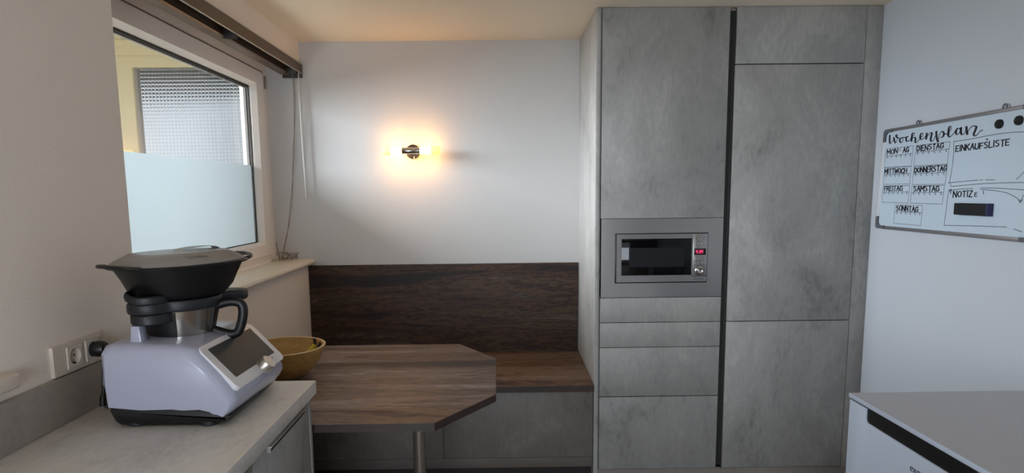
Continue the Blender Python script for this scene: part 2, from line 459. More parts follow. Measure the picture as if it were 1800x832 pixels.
lipped(b, YS0, YS1, ZS0, ZS1, YG0, YG1, ZG0, ZG1)
sash = finish('sash', b, UPVC, w1, smooth=20)
b = BM(); e = .007
for a in ((YG0, YG1, ZG1 - .0095, ZG1), (YG0, YG1, ZG0, ZG0 + .0045), (YG1 - .0045, YG1, ZG0, ZG1), (YG0, YG0 + .0045, ZG0, ZG1)):
    box(b, GI - .013, GI - .008, *a)
finish('gasket', b, GASKET, w1)
finish('glass_pane', box(BM(), GI - .022, GI - .018, YG0 - .004, YG1 + .004, ZG0 - .004, ZG1 + .004), CLEAR, w1)
finish('glass_pane', box(BM(), GI - .040, GI - .036, YG0 - .004, YG1 + .004, ZG0 - .004, ZG1 + .004), CLEAR, w1)
b = BM(); box(b, GI - .036, GI - .022, YG1 - .012, YG1 + .004, ZG0, ZG1); box(b, GI - .036, GI - .022, YG0, YG1 - .012, ZG1 - .012, ZG1 + .004)
finish('pane_spacer', b, EDGE, w1)
finish('privacy_film', box(BM(), GI - .0176, GI - .017, YG0, YG1, ZG0, 1.612), FILM, w1)
b = BM(); box(b, XN - .013, XN - .003, YS1 + .001, YS1 + .006, 2.085, ZS1 + .006); box(b, XN - .013, XN - .003, YS0, YS1 + .006, ZS1 + .001, ZS1 + .006)
finish('sash_gap', b, HINGE, w1)
bxp('hinge_cover', HINGE, w1, XN - .006, XN + .002, 3.538, 3.545, 2.035, 2.105, .0015)
b = BM(); prism(b, [(XN - .02, 1.052), (-1.075, 1.052), (-1.062, 1.058), (-1.058, 1.068), (-1.062, 1.079), (-1.072, 1.084), (XN - .02, 1.087)], 'Y', YR - .02, YB - .004, .002)
finish('window_sill', b, SILLM, w1)
finish('trim_1', prism(BM(), [(XN - .012, 1.084), (XN + .022, 1.085), (XN + .018, 1.097), (XN - .012, 1.104)], 'Y', YR, YB - .001), UPVC, kind='structure')

# ------------------------------------------------------------------ glazed veranda beyond the window
YV = 4.3
finish('floor_veranda', box(BM(), -3.1, XO, 1.2, YV + .1, .9, 1.0), VWALL, kind='structure')
finish('ceiling_veranda', box(BM(), -3.1, XO, 1.2, YV + .1, 2.545, 2.62), VWALL, kind='structure')
finish('wall_veranda', box(BM(), XO, XO + .1, YB + .15, YV + .1, .9, 2.62), VWALL, kind='structure')
w2 = thing('window_2', 'cream wooden veranda window with pressed grid glass, seen through the clear pane', None, (-2.1, YV, 1.0), kind='structure')
b = BM(); box(b, -3.1, XO, YV, YV + .08, 2.485, 2.55); finish('header_beam', b, CREAM, w2)
b = BM(); box(b, -3.1, XO, YV - .02, YV + .08, 2.44, 2.487, .004); finish('header_beam', b, CREAM, w2)
b = BM(); box(b, -3.1, XO, YV - .005, YV + .08, 2.385, 2.442); finish('header_beam', b, CREAM, w2)
b = BM()
box(b, -2.56, XO, YV + .01, YV + .08, 2.311, 2.388); box(b, -2.56, -2.435, YV + .01, YV + .08, 1.0, 2.311); box(b, -1.675, XO, YV + .01, YV + .08, 1.0, 2.311)
box(b, -2.435, -1.675, YV + .01, YV + .08, 1.0, 1.12)
finish('window_frame', b, CREAM, w2)
b = BM(); box(b, -3.1, -2.56, YV, YV + .08, 1.0, 2.388); finish('side_panel', b, CREAM, w2)
b = BM(); box(b, -2.44, -2.418, YV + .03, YV + .07, 1.12, 2.311); box(b, -1.69, -1.672, YV + .03, YV + .07, 1.12, 2.311)
finish('glazing_bead', b, EDGE, w2)
finish('grid_glass', box(BM(), -2.42, -1.69, YV + .050, YV + .055, 1.12, 2.311), GRID, w2)
finish('roof_eave', box(BM(), -4.5, .5, YV + .15, 6.2, 2.50, 2.6), EAVE, kind='structure')
finish('ground', box(BM(), -30, 30, -30, 40, -3.2, -3.0), GROUND, kind='structure')

# ------------------------------------------------------------------ raised blind under the lintel
bl = thing('window_blind', 'brown metal blind rail raised under the lintel over the window', 'blind', (-1.115, 2.75, 2.1))
RB0, RB1 = 1.80, 3.575
prism(b := BM(), [(-1.082, 2.122), (-1.079, 2.122), (-1.077, 2.15), (-1.079, 2.173), (-1.187, 2.173), (-1.187, 2.168), (-1.084, 2.168)], 'Y', YR + .01, RB1)
finish('head_rail', b, BROWN, bl)
b = BM(); box(b, -1.0835, -1.0775, YR + .01, RB1, 2.1195, 2.1225); box(b, -1.081, -1.0755, YR + .01, RB1, 2.1690, 2.1735)
finish('rail_edge', b, BEIGELINE, bl)
prism(b := BM(), [(-1.187, 2.167), (-1.150, 2.167), (-1.136, 2.128), (-1.131, 2.114), (-1.136, 2.107), (-1.178, 2.107), (-1.187, 2.115)], 'Y', YR + .01, RB1 - .06)
finish('bottom_rail', b, BROWN, bl)
finish('slat_stack', box(BM(), -1.142, -1.09, YR + .012, RB1 - .005, 2.142, 2.166), BROWND, bl)
for y in (2.70, 3.47):
    b = BM(); box(b, -1.150, -1.084, y, y + .022, 2.106, 2.140, .002); box(b, -1.135, -1.082, y + .005, y + .012, 2.102, 2.108, .001)
    finish('clip', b, BROWND, bl)
b = BM(); box(b, -1.187, -1.078, RB1 - .012, RB1 + .004, 2.098, 2.174, .004); finish('end_cap', b, BROWND, bl)
tube(b := BM(), [(-1.092, 3.548, 2.14), (-1.092, 3.548, 2.09), (-1.0925, 3.547, 2.02)], .0022); finish('wand_hook', b, WAND, bl)
tube(b := BM(), [(-1.0925, 3.547, 2.03), (-1.090, 3.547, 1.80), (-1.082, 3.547, 1.432)], [.003, .0042, .0042]); finish('tilt_wand', b, WAND, bl)
SP = spline([(-1.118, 3.535, 2.12), (-1.122, 3.535, 1.9), (-1.138, 3.535, 1.65), (-1.162, 3.535, 1.45), (-1.192, 3.53, 1.25), (-1.215, 3.52, 1.14), (-1.222, 3.50, 1.095)], 6)
tube(b := BM(), SP, .0017, 6)
tube(b, [p + Vector((.006 * math.sin(i * .4), .004, 0)) for i, p in enumerate(SP)], .0013, 6)
finish('pull_cord', b, CORD, bl)
b = BM(); rr = random.Random(3)
for k in range(11):
    c = Vector((-1.205 + rr.uniform(-.02, .05), 3.48 + rr.uniform(-.05, .055), 1.093)); R = rr.uniform(.02, .045); ph = rr.uniform(0, 6); ti = rr.uniform(.1, .9)
    pts = []
    for i in range(25):
        a = ph + i / 24 * 2 * math.pi * .92
        pts.append(c + Vector((R * .8 * math.cos(a), R * math.sin(a), max(-.004, (.5 + .5 * math.sin(a + k)) * R * (.15 + ti) * 1.25))))
    tube(b, pts, .0014, 5)
tube(b, spline([(-1.225, 3.47, 1.088), (-1.232, 3.475, 1.13), (-1.238, 3.472, 1.19)], 5), .0022, 6)
finish('cord_tangle', b, CORD, bl)

# ------------------------------------------------------------------ wall lamp
LX, LY, LZ = -.476, 3.497, 1.688
lp = thing('wall_lamp', 'small wall lamp with two glowing glass tubes on a dark metal middle', 'lamp', (LX, YB, LZ))
revolve(b := BM(), (LX, YB, LZ), (0, -1, 0), [(.040, 0), (.040, .010), (.036, .014), (.008, .016)], 40); finish('wall_plate', b, DARKMETAL, lp)
cyl(b := BM(), (LX, YB - .012, LZ), (LX, LY, LZ), .008); finish('arm', b, DARKMETAL, lp)
revolve(b := BM(), (LX - .051, LY, LZ), (1, 0, 0), [(.013, 0), (.0185, .0005), (.0185, .002), (.0178, .003), (.0178, .099), (.0185, .100), (.0185, .1015), (.013, .102)], 32); finish('tube_holder', b, CHROME, lp)
cyl(b := BM(), (LX + .004, YB - .016, LZ - .028), (LX + .008, YB - .016, LZ - .045), .0025, None, 8); finish('pull_switch', b, CHROME, lp)
for s in (-1, 1):
    revolve(b := BM(), (LX + s * .050, LY, LZ), (s, 0, 0), [(.0212, .0605), (.0222, .100), (.019, .107), (.006, .109)], 32, None, False)
    gt = finish('glass_tube', b, BULBO, lp)
    revolve(b := BM(), (LX + s * .050, LY, LZ), (s, 0, 0), [(.010, 0), (.0205, .001), (.0212, .060), (.012, .068)], 32); finish('glowing_bulb', b, BULB, gt)

# ------------------------------------------------------------------ back rest panel and bench
bp_ = bxp('backrest_panel', WOOD, None, XL + .002, .4628, YB - .019, YB - .0015, .526, 1.0455, .0015)
tag(bp_, 'dark weathered oak panel fixed to the back wall above the bench', 'wall panel')
bn = thing('corner_bench', 'built-in bench with dark oak seat and grey concrete-look front', 'bench', (-.3, 3.28, 0))
YBN = 2.985
hexa(b := BM(), [(XL + .002, YBN - .018, .470), (.4655, YBN - .018, .470), (.4655, YB - .019, .488), (XL + .002, YB - .019, .488),
                 (XL + .002, YBN - .018, .502), (.4655, YBN - .018, .502), (.4655, YB - .019, .524), (XL + .002, YB - .019, .524)], .0012)
finish('seat', b, WOODS, bn)
bxp('seat_edge', WOODE, bn, XL + .002, .4655, YBN - .0195, YBN - .0178, .4705, .5015)
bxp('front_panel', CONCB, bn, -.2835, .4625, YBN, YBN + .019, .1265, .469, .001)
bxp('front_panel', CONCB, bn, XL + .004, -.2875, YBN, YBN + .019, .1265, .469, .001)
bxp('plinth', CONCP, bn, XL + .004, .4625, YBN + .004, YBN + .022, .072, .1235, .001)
bxp('carcass', EDGE, bn, XL + .004, .462, YBN + .022, YB - .02, .072, .468)
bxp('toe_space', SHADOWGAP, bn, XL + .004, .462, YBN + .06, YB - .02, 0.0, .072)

# ------------------------------------------------------------------ table
tb = thing('dining_table', 'weathered oak table with cut corners between worktop and bench', 'table', (-.5, 2.38, 0))
TT = .74
OUT = [(XL + .002, 1.866), (-.206, 1.866), (-.0145, 2.137), (-.0145, 2.622), (-.188, 2.888), (XL + .002, 2.888)]
prism(b := BM(), OUT, 'Z', TT - .0275, TT, .0012); finish('tabletop', b, WOODT, tb)
b = BM(); g = .0008
prism(b, [(XL + .003, 1.866 - g), (-.206 + g * .5, 1.866 - g), (-.0145 + g, 2.137), (-.0145 + g, 2.622), (-.188, 2.888 + g), (XL + .003, 2.888 + g)], 'Z', TT - .0268, TT - .0012)
finish('edge_band', b, WOODE, tb)
revolve(b := BM(), (-.315, 2.31, 0), (0, 0, 1), [(.055, 0), (.055, .006), (.024, .010), (.024, TT - .034), (.05, TT - .032), (.05, TT - .0275)], 28); finish('leg', b, LEGM, tb)

# ------------------------------------------------------------------ tall cabinets
YF, XC = 2.985, .4672
ZT, ZBOT = 2.2925, .058
D0, D1, D2, D3, XF_ = .4945, 1.0865, 1.1185, 1.7215, XR - .001
oc = thing('oven_cabinet', 'tall concrete-look cabinet with drawers around the built-in microwave', 'cabinet', (.78, 3.28, 0))
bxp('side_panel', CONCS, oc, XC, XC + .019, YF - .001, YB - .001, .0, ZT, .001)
bxp('filler', CONC, oc, XC + .0195, D0 - .003, YF + .006, YF + .02, .0, ZT)
def dr(par, name, x0, x1, z0, z1, y=YF, m=CONC):
    return bxp(name, m, par, x0, x1, y, y + .019, z0, z1, .0012)
dr(oc, 'door', D0, D1, 1.3225, ZT)
dr(oc, 'appliance_flap', D0, D1, .8135, .9345)
dr(oc, 'drawer', D0, D1, .6885, .8105)
dr(oc, 'drawer', D0, D1, .4380, .6855)
dr(oc, 'drawer', D0, D1, ZBOT, .4340)
b = BM(); box(b, D0 - .002, D1 - .022, YF + .052, YB - .001, .05, .936); box(b, D0 - .002, D1 - .022, YF + .052, YB - .001, 1.3225, ZT)
finish('carcass', b, EDGE, oc)
bxp('plinth', CONCD, oc, XC + .02, D2 - .002, YF + .012, YF + .03, 0.0, .052)
# vertical grip channel between the two cabinets
prism(b := BM(), [(D1 - .022, YF + .0195), (D1 - .018, YF + .0195), (D1 - .016, YF + .045), (D2 - .001, YF + .045), (D2 - .001, YF + .05), (D1 - .022, YF + .05)], 'Z', .052, ZT - .012)
finish('grip_channel', b, CHAN, oc)
bxp('channel_cap', CONCD, oc, D1 + .001, D2 - .001, YF + .016, YF + .045, ZT - .012, ZT - .004)
fc = thing('fridge_cabinet', 'tall concrete-look cabinet of three plain doors beside the right wall', 'cabinet', (1.45, 3.28, 0))
prism(b := BM(), [(D2, YF + .045), (D2 + .014, YF + .043), (D2 + .018, YF + .0195), (D2 + .021, YF + .0195), (D2 + .021, YF + .05), (D2, YF + .05)], 'Z', .052, ZT - .012)
finish('grip_channel', b, CHAN, fc)
dr(fc, 'door', D2 + .0015, D3, 2.0375, ZT)
dr(fc, 'door', D2 + .0005, D3, .8135, 2.0325)
dr(fc, 'door', D2 + .0005, D3, ZBOT, .8095)
bxp('filler_strip', CONC, fc, D3 + .003, XF_, YF + .002, YF + .02, .052, ZT, .0008)
bxp('carcass', EDGE, fc, D2 + .023, D3 + .003, YF + .03, YB - .001, .05, ZT)
bxp('plinth', CONCD, fc, D2 - .001, XF_, YF + .012, YF + .03, 0.0, .052)

# ------------------------------------------------------------------ built-in microwave
mw = thing('microwave', 'built-in stainless steel microwave with black window and red display', 'microwave', (.79, YF, .937))
def yq(m_, name, x0, x1, z0, z1, y0, y1, bev=.0006, par=mw): return bxp(name, m_, par, x0, x1, y0, y1, z0, z1, bev)
MX0, MX1, MZ0, MZ1 = .5645, 1.0145, 1.007, 1.2505
b = BM(); N0, N1, NZ0, NZ1 = .4975, 1.0865, .9375, 1.3205
for a in ((N0, MX0, NZ0, NZ1), (MX1, N1, NZ0, NZ1), (MX0, MX1, NZ0, MZ0), (MX0, MX1, MZ1, NZ1)):
    box(b, a[0], a[1], YF + .001, YF + .012, a[2], a[3])
finish('trim_frame', b, STEEL, mw)
yq(BLACK, 'gasket', MX0 - .0005, MX1 + .0005, MZ0 - .0005, MZ1 + .0005, YF + .004, YF + .03)
b = BM(); q = .0065; X0, X1, Z0, Z1 = MX0 + q, MX1 - q * .7, MZ0 + q, MZ1 - q * .7
XSP, WX0, WX1, WZ0, WZ1, ZST = .9395, .595, .934, 1.046, 1.2240, 1.0385
for a in ((X0, WX0, Z0, Z1), (WX1, XSP - .0007, ZST, Z1), (WX0, WX1, WZ1, Z1), (WX0, X1, Z0, ZST - .0005), (WX0, WX1, ZST - .0005, WZ0)):
    box(b, a[0], a[1], YF - .008, YF + .006, a[2], a[3])
finish('door_frame', b, STEELD, mw)
yq(BLACKGLASS, 'door_glass', WX0 - .001, WX1 + .001, WZ0 - .001, WZ1 + .001, YF - .0045, YF + .004)
yq(CAVITY, 'glass_screen', .632, .900, 1.086, 1.180, YF - .0049, YF - .0044, 0)
cpn = yq(STEELD, 'control_panel', XSP + .0007, X1, ZST + .001, Z1, YF - .007, YF + .006)
yq(LCD, 'display', .9465, 1.0030, 1.1430, 1.1745, YF - .0085, YF - .006)
yq(LEDBG, 'display_glow', .9515, .9905, 1.1475, 1.1705, YF - .0089, YF - .0084, 0)
SEG = {'1': 'bc', '2': 'abged', '4': 'fgbc'}
SEGP = {'a': (0, 2, 1, 2), 'b': (1, 1, 1, 2), 'c': (1, 0, 1, 1), 'd': (0, 0, 1, 0), 'e': (0, 0, 0, 1), 'f': (0, 1, 0, 2), 'g': (0, 1, 1, 1)}
b = BM()
for k, ch in enumerate('4:24'):
    x = .9555 + k * .0088
    if ch == ':':
        for z in (1.156, 1.162): box(b, x + .001, x + .003, YF - .0094, YF - .0088, z - .001, z + .001)
        continue
    for s in SEG[ch]:
        a0, a1, a2, a3 = SEGP[s]; w = .0052; h = .0062; t_ = .0009
        box(b, x + a0 * w - t_, x + a2 * w + t_, YF - .0094, YF - .0088, 1.1528 + a1 * h - t_, 1.1528 + a3 * h + t_)
finish('digits', b, LED, mw)
for z in (1.2190, 1.1970, 1.1250, 1.1035):
    for x in (.9605, .9925):
        b = BM(); cyl_pts = []
        for (cx_, a0) in ((x + .0055, -90), (x - .0055, 90)):
            for i in range(7): a = math.radians(a0 + i * 30); cyl_pts.append((cx_ + .0036 * math.cos(a), z + .0036 * math.sin(a)))
        prism(b, cyl_pts, 'Y', YF - .0092, YF - .0065, .0006); btn = finish('button', b, CHROME, mw)
        b = BM(); ribbon(b, [(x - .006, z + .0075), (x + .006, z + .0075)], .0016, lambda p: (p.x, YF - .0072, p.y)); finish('button_print', b, PRINT, btn)
revolve(b := BM(), (.9735, YF - .007, 1.0680), (0, -1, 0), [(.0205, 0), (.0205, .002), (.0165, .003), (.0155, .018), (.0135, .020), (.0125, .019), (.002, .017)], 36)
finish('knob', b, CHROME, mw)
revolve(b := BM(), (.9735, YF - .0068, 1.0680), (0, -1, 0), [(.0225, 0), (.0225, .0015), (.020, .002)], 36); finish('knob_ring', b, BLACKS, mw)
b = BM()
for x0, w_ in ((.947, .006), (.9555, .011), (.969, .004), (.976, .009), (.988, .007)):
    ribbon(b, [(x0, 1.0265), (x0 + w_, 1.0265)], .0035, lambda p: (p.x, YF - .0082, p.y))
finish('model_print', b, PRINT, mw)

# ------------------------------------------------------------------ worktop, base cabinets, splashback
CT, CX, CYE = .89, -.5595, 1.8395
wt = bxp('worktop', TOPM, None, XL + .0005, CX, YBK + .02, CYE, CT - .04, CT, .0015)
tag(wt, 'pale grey stone-look worktop under the kitchen machine by the left wall', 'worktop')
sb = bxp('splashback', SPLASHM, None, XL, XL + .016, YBK + .02, CYE, CT + .0005, 1.0065, .001)
tag(sb, 'low grey stone-look upstand along the wall behind the worktop', 'splashback')
bxs = [('base_cabinet', 1.376, 1.8265, 'grey base cabinet under the worktop end, next to the table'), ('base_cabinet', .76, 1.372, 'grey base cabinet further from the table, cut by the photo edge')]
for nm, y0, y1, lab in bxs:
    c = thing(nm, lab, 'cabinet', (-.83, (y0 + y1) / 2, 0), 'grey base cabinets under the worktop')
    last = y1 > 1.5
    yd = 1.803 if last else y1
    bxp('carcass', EDGE, c, XL + .002, CX - .036, y0 + .001, yd - .002, .1, CT - .041)
    d = bxp('door', CONC, c, CX - .035, CX - .016, y0 + .002, yd - .002, .105, CT - .0425, .001)
    hy1 = yd - .058 if last else y1 - .03; hy0 = y0 + .092 if last else y0 + .10
    b = BM(); prism(b, [(CX - .0165, CT - .054), (CX - .004, CT - .054), (CX - .004, CT - .0575), (CX - .0075, CT - .0595), (CX - .0075, CT - .071), (CX - .0165, CT - .071)], 'Y', hy0, hy1, .0006)
    finish('handle', b, HANDLE, d)
    b = BM(); box(b, CX - .0166, CX - .0070, hy0 + .004, hy1 - .004, CT - .0670, CT - .0610); finish('handle_groove', b, BLACK, d)
    if last:
        bxp('side_panel', CONC, c, XL + .002, CX - .015, 1.8055, 1.8265, 0.0, CT - .041, .001)
    bxp('plinth', CONCD, c, XL + .002, CX - .07, y0 + .001, yd - .002, 0, .1)

# ------------------------------------------------------------------ sockets and power cord
so = thing('double_socket', 'cream double wall socket above the upstand, left half empty', 'socket', (XL, 1.59, 1.045))
SZ0, SZ1, SY0, SY1 = 1.0105, 1.0865, 1.487, 1.672
b = BM()
for a in ((SY0, 1.5325, SZ0, SZ1), (1.6605, SY1, SZ0, SZ1), (1.5895, 1.6035, SZ0, SZ1), (1.5325, 1.5895, SZ0, 1.0195), (1.5325, 1.5895, 1.0765, SZ1), (1.6035, 1.6605, SZ0, 1.0195), (1.6035, 1.6605, 1.0765, SZ1)):
    box(b, XL, XL + .009, *a)
finish('frame', b, SOCKET, so)
for yc in (1.561, 1.632):
    zc = 1.048
    b = BM()
    N = 32; Ro, Ri = .028, .0205
    sq = []
    for i in range(N):
        a = 2 * math.pi * i / N; k = 1 / max(abs(math.cos(a)), abs(math.sin(a))); sq.append((yc + Ro * k * math.cos(a), zc + Ro * k * math.sin(a)))
    ci = [(yc + Ri * math.cos(2 * math.pi * i / N), zc + Ri * math.sin(2 * math.pi * i / N)) for i in range(N)]
    rings(b, [[(XL + .0085, *p) for p in sq], [(XL + .0125, *p) for p in sq], [(XL + .0125, *p) for p in ci], [(XL + .0018, *p) for p in ci]], False)
    b.faces.new([b.verts.new((XL + .0018, *p)) for p in ci])
    ins = finish('socket_insert', b, SOCKET, so)
    b = BM()
    for dy in (-.0095, .0095): cyl(b, (XL + .0022, yc + dy, zc), (XL + .0026, yc + dy, zc), .0026, None, 12)
    for dz in (-.019, .019): box(b, XL + .002, XL + .009, yc - .003, yc + .003, zc + dz - .0025, zc + dz + .0025)
    finish('contact', b, HOLE, ins)
pc = thing('power_cord', 'black plug and cord in the right half of the double socket', 'power cord', (XL + .02, 1.632, 1.048))
revolve(b := BM(), (XL + .003, 1.632, 1.048), (1, 0, 0), [(.0195, 0), (.0195, .018), (.021, .020), (.021, .034), (.017, .042), (.006, .045)], 28); finish('plug', b, BLACK, pc)
tube(b := BM(), spline([(XL + .035, 1.632, 1.040), (XL + .038, 1.632, 1.01), (XL + .036, 1.626, .97), (XL + .040, 1.615, .93), (XL + .052, 1.600, .902), (XL + .06, 1.61, .8975), (XL + .075, 1.66, .8965), (XL + .13, 1.70, .8965)], 6), .0045, 8); finish('cable', b, BLACK, pc)
tube(b := BM(), spline([(XL + .044, 1.612, .950), (XL + .046, 1.600, .925), (XL + .050, 1.590, .903)], 5), [.0045] * 5 + [.007] * 6, 8); finish('strain_relief', b, BLACK, pc)
bm_ = BM(); box(bm_, XL, XL + .035, 1.20, 1.352, 1.032, 1.068, .008, 3)
o = finish('wall_charger', bm_, SOCKET, None); tag(o, 'cream rounded plastic box on the left wall, cut by the photo edge', 'charger')

# ------------------------------------------------------------------ kitchen machine
km = thing('kitchen_machine', 'white kitchen machine with tilted dark screen standing on the worktop', 'food processor', (-.80, 1.635, CT))
Y0, Y1 = 1.468, 1.802
NP = [(-.955, .935), (-.968, 1.00), (-.972, 1.075), (-.962, 1.112), (-.925, 1.118)]     # rear


def side(y):
    """white shell outline in x,z at depth y: flat deck, screen slope, nose, lower edge"""
    t_ = (y - Y0) / (Y1 - Y0); k = .004 + .012 * t_
    return [(-.958, .936), (-.970, 1.00), (-.972, 1.072), (-.962, 1.090), (-.94, 1.096), (-.85, 1.094), (-.775 + k * .5, 1.090), (-.745 + k * .5, 1.081),
            (-.716 + k, 1.046), (-.690 + k, 1.015), (-.668 + k, .985), (-.654 + k, .958), (-.654 + k, .944), (-.662 + k, .928), (-.680 + k, .9065), (-.694 + k, .905), (-.715 + k * .5, .921), (-.735, .9265), (-.80, .924), (-.87, .926)]


def shrink(pts, d):
    cx_ = sum(p[0] for p in pts) / len(pts); cz_ = sum(p[1] for p in pts) / len(pts); o = []
    n = len(pts)
    for i, p in enumerate(pts):
        a, c = Vector(pts[i - 1]), Vector(pts[(i + 1) % n]); tdir = (c - a).normalized(); nrm = Vector((tdir.y, -tdir.x))
        if nrm.dot(Vector((cx_ - p[0], cz_ - p[1]))) < 0: nrm = -nrm
        o.append((p[0] + nrm.x * d, p[1] + nrm.y * d))
    return o


L = []
WGT = [.25, .5, .7, 1, 1, 1, 1, 1, .8, .7, .6, .45, .35, .3, .25, .25, .25, .25, .25, .25]
for y, d in ((Y0, .026), (Y0 + .004, .0165), (Y0 + .010, .0085), (Y0 + .018, .003), (Y0 + .028, 0), (1.635, 0), (Y1 - .028, 0), (Y1 - .018, .003), (Y1 - .010, .0085), (Y1 - .004, .0165), (Y1, .026)):
    a_, c_ = side(y), shrink(side(y), d)
    L.append([(p[0] + (q_[0] - p[0]) * w_, y, p[1] + (q_[1] - p[1]) * w_) for p, q_, w_ in zip(a_, c_, WGT)])
rings(b := BM(), L); finish('housing', b, WHITEP, km, smooth=28)
# black foot part
BP = [(-.952, .942), (-.945, .903), (-.93, .893), (-.70, .893), (-.668, .902), (-.66, .915), (-.69, .930), (-.80, .945)]
L = [[(p[0], y, p[1]) for p in shrink(BP, d)] for y, d in ((Y0 - .001, .012), (Y0 + .005, .003), (Y0 + .02, 0), (Y1 - .03, 0), (Y1 - .014, .003), (Y1 - .008, .012))]
rings(b := BM(), L); finish('base', b, BLACK, km)
for x, y in ((-.90, Y0 + .028), (-.72, Y0 + .025), (-.90, Y1 - .045), (-.72, Y1 - .045)):
    revolve(b := BM(), (x, y, CT), (0, 0, 1), [(.022, 0), (.026, .003), (.026, .012)], 20); finish('foot', b, BLACKS, km)
# raised front frame and the screen, built on the slope of the housing
SD = Vector((.0735, 0, -.0795)).normalized(); SN = Vector((-SD.z, 0, SD.x)); SN = SN if SN.z > 0 else -SN
SO = Vector((-.7285, 0, 1.0685))


def slope(y, s, h): v = SO + SD * s + SN * h; return Vector((v.x + (.004 + .012 * (y - Y0) / (Y1 - Y0)) - .008, y, v.z))


def slab(y0, y1, s0, s1, h0, h1, r=0, n=5):
    pts = []
    if r:
        for (cyy, cs, a0) in ((y1 - r, s1 - r, 0), (y0 + r, s1 - r, 90), (y0 + r, s0 + r, 180), (y1 - r, s0 + r, 270)):
            for i in range(n + 1):
                a = math.radians(a0 + 90 * i / n); pts.append((cyy + r * math.cos(a), cs + r * math.sin(a)))
    else: pts = [(y0, s0), (y1, s0), (y1, s1), (y0, s1)]
    return rings(BM(), [[slope(p[0], p[1], h) for p in pts] for h in (h0, h1)])


finish('front_panel', slab(1.490, 1.788, -.014, .128, -.012, .0035, .018), WHITEP2, km)
finish('screen', slab(1.519, 1.762, .0005, .0985, 0, .0045, .002), SCREEN, km)
kc = slope(1.655, .116, .0035)
revolve(b := BM(), kc, SN, [(.0225, 0), (.0225, .001), (.0212, .002), (.0208, .022), (.0195, .0240), (.003, .0243)], 40); finish('knob', b, SATIN, km)
ec = slope(1.715, .108, .0035)
revolve(b := BM(), ec, SN, [(.0058, 0), (.0058, .0006), (.001, .0007)], 20); finish('emblem', b, RED, km)
ro = Matrix((Vector((0, 1, 0)), -SD, SN)).transposed().to_4x4()
p_ = slope(1.726, .110, .0036); text('wordmark', 'thermomix', .0085, Matrix.Translation(p_) @ ro, PRINT, km, .0002)
# locking arms beside the bowl
for yy, sgn in ((1.505, 1), (1.765, -1)):
    b = BM(); prism(b, [(-.914, 1.085), (-.880, 1.085), (-.883, 1.098), (-.886, 1.1345), (-.906, 1.1345), (-.910, 1.098)], 'Y', yy, yy + sgn * .03, .003); finish('locking_arm', b, WHITEP, km)

# mixing bowl
PCX, PCY = -.850, 1.640
mb = thing('mixing_bowl', 'stainless steel mixing bowl with black handle seated in the white machine', 'bowl', (PCX, PCY, 1.075))
revolve(b := BM(), (PCX, PCY, 1.088), (0, 0, 1), [(.074, 0), (.078, .003), (.086, .05), (.096, .097), (.088, .099)], 56); finish('bowl', b, STEELV, mb)
for a0, a1, h1 in ((198, 289, .070), (354, 388, .070)):
    b = BM(); L = []
    for i in range(15):
        a = math.radians(a0 + (a1 - a0) * i / 14); c, s = math.cos(a), math.sin(a)
        L.append([(PCX + r * c, PCY + r * s, 1.0885 + h) for r, h in ((.074, .0), (.0815, .0), (.096, h1), (.088, h1))])
    rings(b, L); finish('grip_shell', b, BLACK, mb)
ang = math.radians(6); hx, hy = math.cos(ang), math.sin(ang)


def hp(r, z, w=0): return Vector((PCX + hx * r - hy * w, PCY + hy * r + hx * w, z))


hpts = [hp(.085, 1.158), hp(.125, 1.168), hp(.152, 1.164), hp(.160, 1.148), hp(.157, 1.12), hp(.149, 1.095), hp(.140, 1.082), hp(.118, 1.080), hp(.082, 1.092)]
tube(b := BM(), spline(hpts, 5), .0125, 12); finish('handle', b, BLACK, mb)
# lid collar with its two lever lobes
def blob(cx_, cy_, r, lobes):
    pts = []
    for i in range(72):
        a = 2 * math.pi * i / 72; d = Vector((math.cos(a), math.sin(a))); best = r
        for lx, ly, lr in lobes:
            k = Vector((lx - cx_, ly - cy_)); pr = k.dot(d); disc = lr * lr - (k.length_squared - pr * pr)
            if disc > 0: best = max(best, pr + math.sqrt(disc))
        pts.append((cx_ + d.x * best, cy_ + d.y * best))
    return pts


lobes = [(-.878, 1.545, .050), (-.755, 1.735, .045)]
pb = blob(PCX, PCY, .106, lobes)
def scl(pts, k): return [(PCX + (p[0] - PCX) * k, PCY + (p[1] - PCY) * k) for p in pts]
rings(b := BM(), [[(*p, z) for p in scl(pb, k)] for k, z in ((.93, 1.160), (.985, 1.163), (1, 1.168), (1, 1.183), (.985, 1.188), (.9, 1.190))]); finish('lid', b, BLACKS, mb)
LB = [(-.874 + .049 * math.cos(2 * math.pi * i / 40), 1.555 + .060 * math.sin(2 * math.pi * i / 40)) for i in range(40)]
rings(b := BM(), [[(-.874 + (p[0] + .874) * k, 1.555 + (p[1] - 1.555) * k, z) for p in LB] for k, z in ((.94, 1.1355), (1, 1.139), (1.0, 1.158), (.97, 1.1605))]); finish('lever_foot', b, BLACKS, mb)
b = BM(); L = []
for i in range(24):
    a = math.pi * 2 * i / 24
    L.append([(-.876 + (.046 + .006 * math.cos(2 * math.pi * k / 8)) * math.cos(a), 1.538 + (.046 + .006 * math.cos(2 * math.pi * k / 8)) * math.sin(a), 1.187 + .012 * (1 + math.sin(2 * math.pi * k / 8)) * .9 + .010 * max(0, -math.cos(a))) for k in range(8)])
rings(b, L + [L[0]], False); finish('lever', b, BLACKS, mb)

# steamer on top
VA = math.radians(60); VC = Vector((-.840, 1.638)); vu = Vector((math.cos(VA), math.sin(VA))); vw = Vector((math.sin(VA), -math.cos(VA)))
st = thing('steamer', 'black oval steamer with smoky lid on top of the mixing bowl', 'steamer', (VC.x, VC.y, 1.19))


